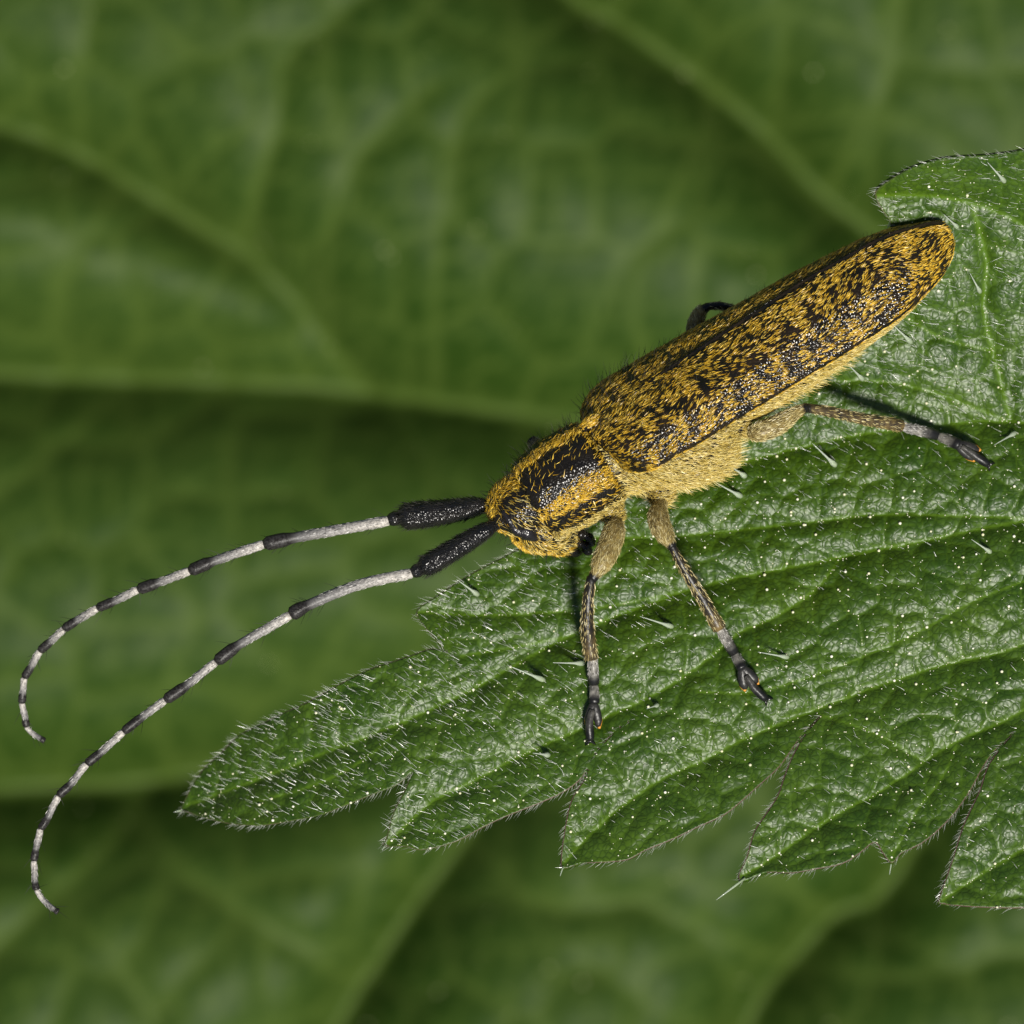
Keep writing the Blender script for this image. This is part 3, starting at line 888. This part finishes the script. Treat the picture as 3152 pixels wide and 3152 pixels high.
keep = (rng.random(len(p)) < dens * .95) & ~under_e
p, nr, s, y, u, ang, head, pron = (q[keep] for q in (p, nr, s, y, u, ang, head, pron))
n = len(p)
d = np.where(head[:, None], -UP * .8 + E * .6 + YL * (np.sign(y) * .25)[:, None], np.where(pron[:, None], E * .55 - UP * .1 - YL * (np.sign(y) * .5)[:, None], E * .9 - UP * .35))
d = d + rng.normal(0, .28, (n, 3))
d = unit(d - nr * (d * nr).sum(1, keepdims=True)) + nr * rng.uniform(.2, .5, n)[:, None]
pale = (~pron & ~head) | (pron & (ang > 112)) | (head & (np.abs(y) > .55) & (rng.random(n) < .6))
L = rng.uniform(.16, .28, n)
for sel, mt, nm in ((~pale, M_GOLD, 'hair'), (pale, M_PALE, 'underside_hair')):
    hv, hf, tone = hair_mesh(p[sel] - nr[sel] * .01, d[sel], -nr[sel] * .3 + rng.normal(0, .12, (sel.sum(), 3)), L[sel] * (1.0 if nm == 'hair' else 1.15), rng.uniform(.008, .013, sel.sum()), 3, 2)
    mesh_np(nm, hv, hf, mt, body, False, {'tone': tone}, 'stuff')
p, nr, _ = sample(bv, [bt], 55)
l = LOC(p); k = (l[:, 0] > -.4) & (l[:, 0] < 8) & (l[:, 2] < -.5)
p, nr = p[k], nr[k]; n = len(p)
hv, hf, tone = hair_mesh(p, nr + E * .6 + rng.normal(0, .25, (n, 3)), E * .5 - nr * .2, rng.uniform(.2, .42, n), .008, 3, 3)
mesh_np('underside_hair', hv, hf, M_PALE, body, False, {'tone': tone * .5 + .5}, 'stuff')
p, nr, _ = sample(bv, [bt], 22)
l = LOC(p); k = (l[:, 0] < -.4)
p, nr = p[k], nr[k]; n = len(p)
hv, hf, tone = hair_mesh(p, nr + rng.normal(0, .22, (n, 3)), rng.normal(0, .25, (n, 3)), rng.uniform(.2, .5, n), .007, 3, 3)
mesh_np('setae', hv, hf, M_BLACKH, body, False, {'tone': tone}, 'stuff')

# --- scutellum
sv, sf = ellipsoid(W(-.25, 0, 1.36), AX, (.38, .26, .17), 20, 12)
scu = mesh_np('scutellum', sv, sf, M_CUT, beetle)
p, nr, _ = sample(sv, sf, 700)
nr = unit(p - sv.mean(0))
k = (nr @ UP) > .1; p, nr = p[k], nr[k]; n = len(p)
hv, hf, tone = hair_mesh(p, E + nr * .35 + rng.normal(0, .15, (n, 3)), -nr * .3, rng.uniform(.12, .2, n), .015)
mesh_np('hair', hv, hf, M_GOLD, scu, False, {'tone': tone}, 'stuff')

# --- eyes: kidney shaped, wrapped round the antenna sockets
for sy in (1, -1):
    arc = [(-3.91, .68 * sy, .70), (-3.87, .90 * sy, .38), (-3.88, 1.0 * sy, -.05), (-3.69, 1.1 * sy, -.32), (-3.46, 1.12 * sy, -.60)]
    path = catmull([on_body(W(*q), -.04) for q in arc], 6)
    rr = interp(np.linspace(0, 1, len(path)), [0, .25, .5, .78, 1], [.10, .11, .17, .27, .10])
    v, f, al = tube(path, rr, 18)
    mesh_np('eye', v, f, M_EYE, beetle)

# --- mouthparts
for sy in (1, -1):
    v, f, al = tube(catmull([W(-2.75, .36 * sy, -1.9), W(-2.62, .36 * sy, -2.14), W(-2.48, .22 * sy, -2.28), W(-2.42, .05 * sy, -2.32)], 5), np.linspace(.24, .07, 16), 12)
    mesh_np('mandible', v, f, M_CUT, beetle)
    for k_, (ds, du) in enumerate(((0, 0), (.22, .22))):
        pp = catmull([W(-2.45 + ds, .50 * sy, -1.75 + du), W(-2.28 + ds, .60 * sy, -1.95 + du), W(-2.24 + ds, .60 * sy, -2.14 + du), W(-2.32 + ds, .50 * sy, -2.28 + du)], 5)
        v, f, al = tube(pp, 1.45 * np.array([.09, .1, .11, .1, .08, .09, .1, .11, .1, .08, .09, .1, .11, .12, .1, .06]), 12)
        mesh_np('palp', v, f, M_CUT, beetle)

# --- antennae
def antenna(scape, scape_r, joints, zs, widths, curl=0.0):
    """scape: 4 world points; joints: list of (start of black, end) px; zs heights at each joint"""
    a = node('antenna', beetle)
    path = catmull(scape, 8)
    rr = interp(np.linspace(0, 1, len(path)), [0, .06, .14, .35, .72, .93, 1], scape_r)
    v, f, al = tube(path, rr, 20)
    sc_ = mesh_np('scape', v, f, M_SCAPE, a)
    dirv = unit(path[-1] - path[0])
    hv_, hn, (ht,) = sample(v, f, 120, (al,))
    n = len(hv_)
    hv, hf, tone = hair_mesh(hv_, dirv * .9 + hn * rng.uniform(.2, .9, n)[:, None], dirv * .3, rng.uniform(.08, .22, n), .007, 3, 2)
    H = [(hv, hf, tone)]
    prev = P(*joints[0][1], zs[0])
    v, f, al = tube(np.array([path[-1] - dirv * .05, path[-1] * .7 + prev * .3, path[-1] * .3 + prev * .7, prev]), np.array([.17, .22, .2, .15]) * widths[0] / .36 * 1.0, 16)
    mesh_np('pedicel', v, f, M_SCAPE, a)
    lastdir = unit(prev - path[-1])
    for k in range(1, len(joints)):
        blk, end = joints[k][:2]
        q0, q1, q2 = prev, P(*blk, zs[k - 1] * .35 + zs[k] * .65), P(*end, zs[k])
        mid = (q0 + q1) / 2
        if len(joints[k]) > 2: mid = P(*joints[k][2], (zs[k - 1] + zs[k]) / 2)
        pth = catmull([q0, mid, q1, q2], 7)
        w = widths[k] / 2 * .94
        L = np.linalg.norm(np.diff(pth, axis=0), axis=1); tl = np.concatenate(([0], np.cumsum(L))) / L.sum()
        rb = tl[14]                                     # where the black begins
        club = 1.22 if k <= 3 else 1.08
        rr = w * interp(tl, [0, .04, .5, rb, min(rb + .1, .97), .985, 1], [.86, .95, .92, .95, 1.08 * club, 1.05 * club, .75])
        v, f, al = tube(pth, rr, 14)
        m_ = len(pth)
        tone = np.where(tl < rb, tl / rb * .68, .70 + (tl - rb) / (1 - rb) * .3)
        tv = np.concatenate([np.repeat(tone, 14), [0, 1]])
        mesh_np('antenna_segment', v, f, M_SEG, a, attrs={'tone': tv})
        dv = unit(q2 - q0)
        # short silver pubescence lying along the pale part and a few black bristles
        hp, hn, (ht,) = sample(v, f, 120, (tv,))
        s_ = ht < .6
        hp2, hn2 = hp[s_], hn[s_]; n = len(hp2)
        if n:
            hv, hf, tn = hair_mesh(hp2, dv + hn2 * .18, -hn2 * .1, rng.uniform(.08, .16, n), .008, 3, 2)
            H2.append((hv, hf, tn))
        nb = max(4, int(16 * L.sum() / 2.5))
        ii = rng.choice(len(hp), min(nb, len(hp)), replace=False)
        hv, hf, tn = hair_mesh(hp[ii], hn[ii] * .8 + dv * .8, dv * .3, rng.uniform(.2, .5, len(ii)), .008, 3, 3)
        H.append((hv, hf, tn))
        prev = q2
    for hs, mt, nm in ((H, M_BLACKH, 'setae'), (H2, M_WHITEH, 'pubescence')):
        V, F = merge([(h[0], h[1]) for h in hs]); T = np.concatenate([h[2] for h in hs])
        mesh_np(nm, V, F, mt, a, False, {'tone': T}, 'stuff')
        if hs is H2: hs.clear()
    return a

H2 = []
ls = [W(-4.02, .50, .22), P(1510, 1624, .72), P(1450, 1660, .78), P(1370, 1708, .8), P(1294, 1752, .78)]
antenna(ls, [.17, .19, .16, .27, .33, .34, .20],
  [(None, (1268,1764)), ((952,1861),(893,1893),(1107,1799)), ((735,1985),(664,2038)), ((575,2109),(507,2156)), ((437,2207),(379,2253)), ((310,2316),(266,2352)), ((217,2414),(179,2450)),
   ((147,2517),(124,2552)), ((110,2616),(104,2650)), ((108,2717),(112,2739)), ((168,2800),(180,2807),(134,2772))],
  [.75, .7, .6, .5, .5, .45, .4, .35, .3, .3, .3], [.36, .37, .32, .29, .27, .26, .25, .235, .225, .215, .19])
rs_ = [W(-4.02, -.50, .25), P(1488, 1556, -.25), P(1420, 1568, -.2), P(1320, 1582, -.15), P(1226, 1592, -.15)]
antenna(rs_, [.17, .19, .17, .30, .40, .42, .22],
  [(None, (1196,1603)), ((906,1655),(811,1675),(1050,1629)), ((657,1727),(582,1758)), ((487,1793),(424,1815)), ((352,1850),(299,1872)), ((236,1910),(196,1936)), ((155,1975),(122,2004)),
   ((96,2052),(74,2086)), ((70,2135),(67,2164)), ((78,2213),(81,2237)), ((124,2272),(138,2281),(98,2256))],
  [-.15, -.3, -.5, -.8, -1.1, -1.4, -1.8, -2.1, -2.4, -2.6, -2.7], [.38, .37, .33, .30, .28, .27, .26, .245, .235, .22, .18])

# --- legs
def leg(femur, fr, tibia, tr, tarsi, claw, dark=1.0):
    """femur, tibia: world points; fr, tr radii; tarsi: list of (p0, p1, r0, r1); claw: points of the last joint"""
    a = node('leg', beetle)
    hair = []
    path = catmull(femur, 7); t = np.linspace(0, 1, len(path))
    rr = .90 * interp(t, np.linspace(0, 1, len(fr)), fr)
    v, f, al = tube(path, rr, 18)
    mesh_np('femur', v, f, M_FEMUR, a, attrs={'tone': np.clip(sstep(.86, .93, al) + sstep(.06, .0, al), 0, 1)})
    def fur(v, f, al, d, dens, mt, lo, hi, l0=.10, l1=.2, lift=.35):
        p, nr, (q,) = sample(v, f, dens, (al,))
        k = (q > lo) & (q < hi); p, nr = p[k], nr[k]; n = len(p)
        dd = d - nr * (nr @ d)[:, None]
        hair.append((mt, hair_mesh(p - nr * .008, unit(dd) + nr * rng.uniform(.1, lift, n)[:, None] + rng.normal(0, .15, (n, 3)), -nr * .2, rng.uniform(l0, l1, n), .010, 3, 2)))
    fur(v, f, al, unit(path[-1] - path[0]), 480, M_GREYH, .05, .86, .11, .20, .35)
    pt = catmull(tibia, 7); t = np.linspace(0, 1, len(pt))
    rr = interp(t, np.linspace(0, 1, len(tr)), tr)
    v, f, al = tube(pt, rr, 16)
    ang = np.concatenate([np.tile(np.linspace(0, 2*np.pi, 16, endpoint=False), len(pt)), [0, 0]])
    streak = sstep(.2, .7, np.sin(ang)) * sstep(.95, .7, al) * .9 * dark
    mesh_np('tibia', v, f, M_TIBIA, a, attrs={'tone': np.clip(streak + sstep(.10, .03, al), 0, 1)})
    fur(v, f, al, unit(pt[-1] - pt[0]), 120, M_GREYH, .06, .99, .12, .20, .45)
    for k, (p0, p1, r0, r1) in enumerate(tarsi):
        d = p1 - p0
        r0, r1 = r0 * .88, r1 * .86
        bil = k == 2
        if not bil:
            pp = p0 + d * np.array([0, .15, .5, .8, .95, 1.0])[:, None]
            v, f, al = tube(pp, np.array([r0 * .75, r0, (r0 + r1) / 2, r1, r1 * .95, r1 * .6]), 14, .75)
            tsg = mesh_np('tarsal_segment', v, f, M_TARSUS, a, attrs={'tone': sstep(.40, .62, al)})
            fur(v, f, al, unit(d), (420 if k == 0 else 200), M_WHITEH, .05, .45, .08, .15)
        else:
            side = unit(np.cross(d, (0, 0, 1)))
            lob = []
            for sgn in (1, -1):
                q0 = p0; q1 = p0 + d * .55 + side * sgn * r1 * .65; q2 = p1 + side * sgn * r1 * .85
                lob.append(tube(catmull([q0, q1, q2], 5), interp(np.linspace(0, 1, 11), [0, .2, .7, 1], [r0 * .7, r0, r1 * .68, r1 * .35]), 12, .6)[:2])
            V, F = merge(lob)
            mesh_np('tarsal_segment', V, F, M_TARSUS, a, attrs={'tone': np.ones(len(V)) * .92})
            lob = []
            for sgn in (1, -1):
                q0 = p0 + d * .35 + side * sgn * r0 * .9; q1 = p0 + d * .7 + side * sgn * r1 * 1.22; q2 = p1 + side * sgn * r1 * .95 + d * .08
                lob.append(tube(catmull([q0, q1, q2], 5) - (0, 0, .05), np.full(11, .05), 8)[:2])
            V, F = merge(lob)
            mesh_np('tarsal_fringe', V, F, M_ORANGE, a)
    pc = catmull(claw, 6)
    v, f, al = tube(pc, interp(np.linspace(0, 1, len(pc)), [0, .3, .8, 1], [.09, .11, .14, .11]), 12)
    mesh_np('claw_segment', v, f, M_TARSUS, a, attrs={'tone': np.clip(.55 + al * .6, 0, 1)})
    dd = unit(pc[-1] - pc[-3]); side = unit(np.cross(dd, (0, 0, 1)))
    for sgn in (1, -1):
        v, f, al = tube(catmull([pc[-1], pc[-1] + dd * .1 + side * sgn * .1, pc[-1] + dd * .17 + side * sgn * .16 - (0, 0, .12)], 5), np.linspace(.06, .012, 11), 8)
        mesh_np('claw', v, f, M_SCAPE, a)
    for mt, nm in ((M_GREYH, 'hair'), (M_WHITEH, 'silver_hair')):
        hs = [h for m2, h in hair if m2 is mt]
        V, F = merge([(h[0], h[1]) for h in hs])
        mesh_np(nm, V, F, mt, a, False, {'tone': np.concatenate([h[2] for h in hs])}, 'stuff')
    return a

def ground_z(px, py, lift):
    w = trace([(px, py)], fg0)[0]
    return float(fg.z(w[0], w[1])[0]) + lift

# left fore leg
zf = ground_z(1820, 2270, .10); z1 = ground_z(1828, 2100, .25)
leg([W(-1.08, 1.0, -1.50), P(1893,1625,.45), P(1868,1700,.95), P(1842,1752,1.15), P(1822,1783,1.2)], [.17,.26,.39,.40,.34,.20,.17],
    [P(1821,1776,1.2), P(1810,1850,1.1), P(1808,1930,.85), P(1820,2026,.5)], [.15,.17,.19,.21,.22],
    [(P(1824,2022,.48), P(1828,2108,z1+.12), .17, .21), (P(1829,2106,z1+.12), P(1829,2166,zf+.12), .16, .20), (P(1827,2164,zf+.12), P(1826,2236,zf+.05), .16, .22)],
    [P(1822,2185,zf+.2), P(1814,2225,zf+.18), P(1817,2278,zf+.1)])
# left middle leg
zf = ground_z(2350, 2140, .10); z1 = ground_z(2255, 2010, .3)
leg([W(.55, 1.20, -1.62), P(2026,1575,.7), P(2033,1620,1.1), P(2055,1660,1.35), P(2070,1684,1.4)], [.16,.26,.35,.36,.30,.20,.17],
    [P(2064,1674,1.4), P(2110,1758,1.25), P(2165,1848,1.0), P(2214,1934,.7)], [.13,.15,.17,.19,.22],
    [(P(2212,1930,.68), P(2262,2014,z1+.12), .16, .20), (P(2260,2010,z1+.1), P(2286,2060,zf+.22), .16, .20), (P(2284,2056,zf+.2), P(2312,2112,zf+.08), .17, .26)],
    [P(2296,2080,zf+.25), P(2322,2118,zf+.2), P(2358,2152,zf+.1)])
# left hind leg
zf = ground_z(3035, 1425, .10); z1 = ground_z(2890, 1341, .25)
leg([W(3.85, 1.55, -.95), P(2330,1331,1.15), P(2385,1312,1.1), P(2440,1276,.9), P(2482,1254,.7)], [.14,.26,.34,.34,.29,.20,.17],
    [P(2474,1254,.7), P(2560,1268,.3), P(2660,1290,-.35), P(2774,1310,-.95)], [.14,.16,.17,.19,.21],
    [(P(2770,1310,-.95), P(2890,1341,z1+.1), .17, .20), (P(2886,1340,z1+.1), P(2956,1370,zf+.2), .17, .22), (P(2950,1368,zf+.2), P(3005,1400,zf+.05), .18, .22)],
    [P(2960,1374,zf+.25), P(3000,1402,zf+.2), P(3042,1430,zf+.1)], .35)
# right legs, mostly hidden behind the body
leg([W(-1.05, -1.0, -1.45), W(-1.6, -1.8, -.9), W(-2.0, -2.1, -.1), P(1650,1372,-1.75), P(1634,1352,-1.8)], [.17,.26,.36,.38,.34,.24,.18],
    [P(1636,1354,-1.8), P(1690,1420,-2.4), P(1740,1500,-2.6), P(1790,1570,-2.5)], [.15,.17,.19,.21,.22],
    [(P(1790,1570,-2.5), P(1830,1620,-2.6), .17,.2), (P(1830,1620,-2.6), P(1850,1650,-2.6), .16,.2), (P(1850,1650,-2.6), P(1870,1690,-2.65), .16,.22)],
    [P(1860,1668,-2.5), P(1875,1700,-2.5), P(1885,1730,-2.5)])
leg([W(.55, -1.2, -1.6), W(.4, -2.3, -1.6), W(.3, -3.0, -.9), P(1990,1290,-2.6), P(1995,1260,-2.65)], [.16,.26,.35,.36,.30,.20,.17],
    [P(1995,1260,-2.65), P(2040,1300,-2.9), P(2090,1330,-3.0), P(2140,1350,-2.9)], [.13,.15,.17,.19,.22],
    [(P(2140,1350,-2.9), P(2200,1360,-2.8), .16,.2), (P(2200,1360,-2.8), P(2240,1365,-2.8), .16,.2), (P(2240,1365,-2.8), P(2290,1370,-2.8), .17,.24)],
    [P(2270,1368,-2.7), P(2300,1372,-2.7), P(2330,1376,-2.7)])
leg([W(3.85, -1.5, -1.0), P(2160,1120,-2.2), P(2140,1030,-2.1), P(2152,968,-1.9), P(2178,944,-1.8)], [.16,.26,.33,.32,.27,.20,.15],
    [P(2172,944,-1.8), P(2230,944,-1.9), P(2330,990,-2.4), P(2440,1050,-2.9)], [.12,.13,.15,.18,.20],
    [(P(2440,1050,-2.9), P(2520,1060,-2.9), .16,.2), (P(2520,1060,-2.9), P(2560,1050,-2.9), .16,.2), (P(2560,1050,-2.9), P(2610,1030,-2.9), .17,.22)],
    [P(2590,1040,-2.8), P(2630,1020,-2.8), P(2660,1005,-2.8)])
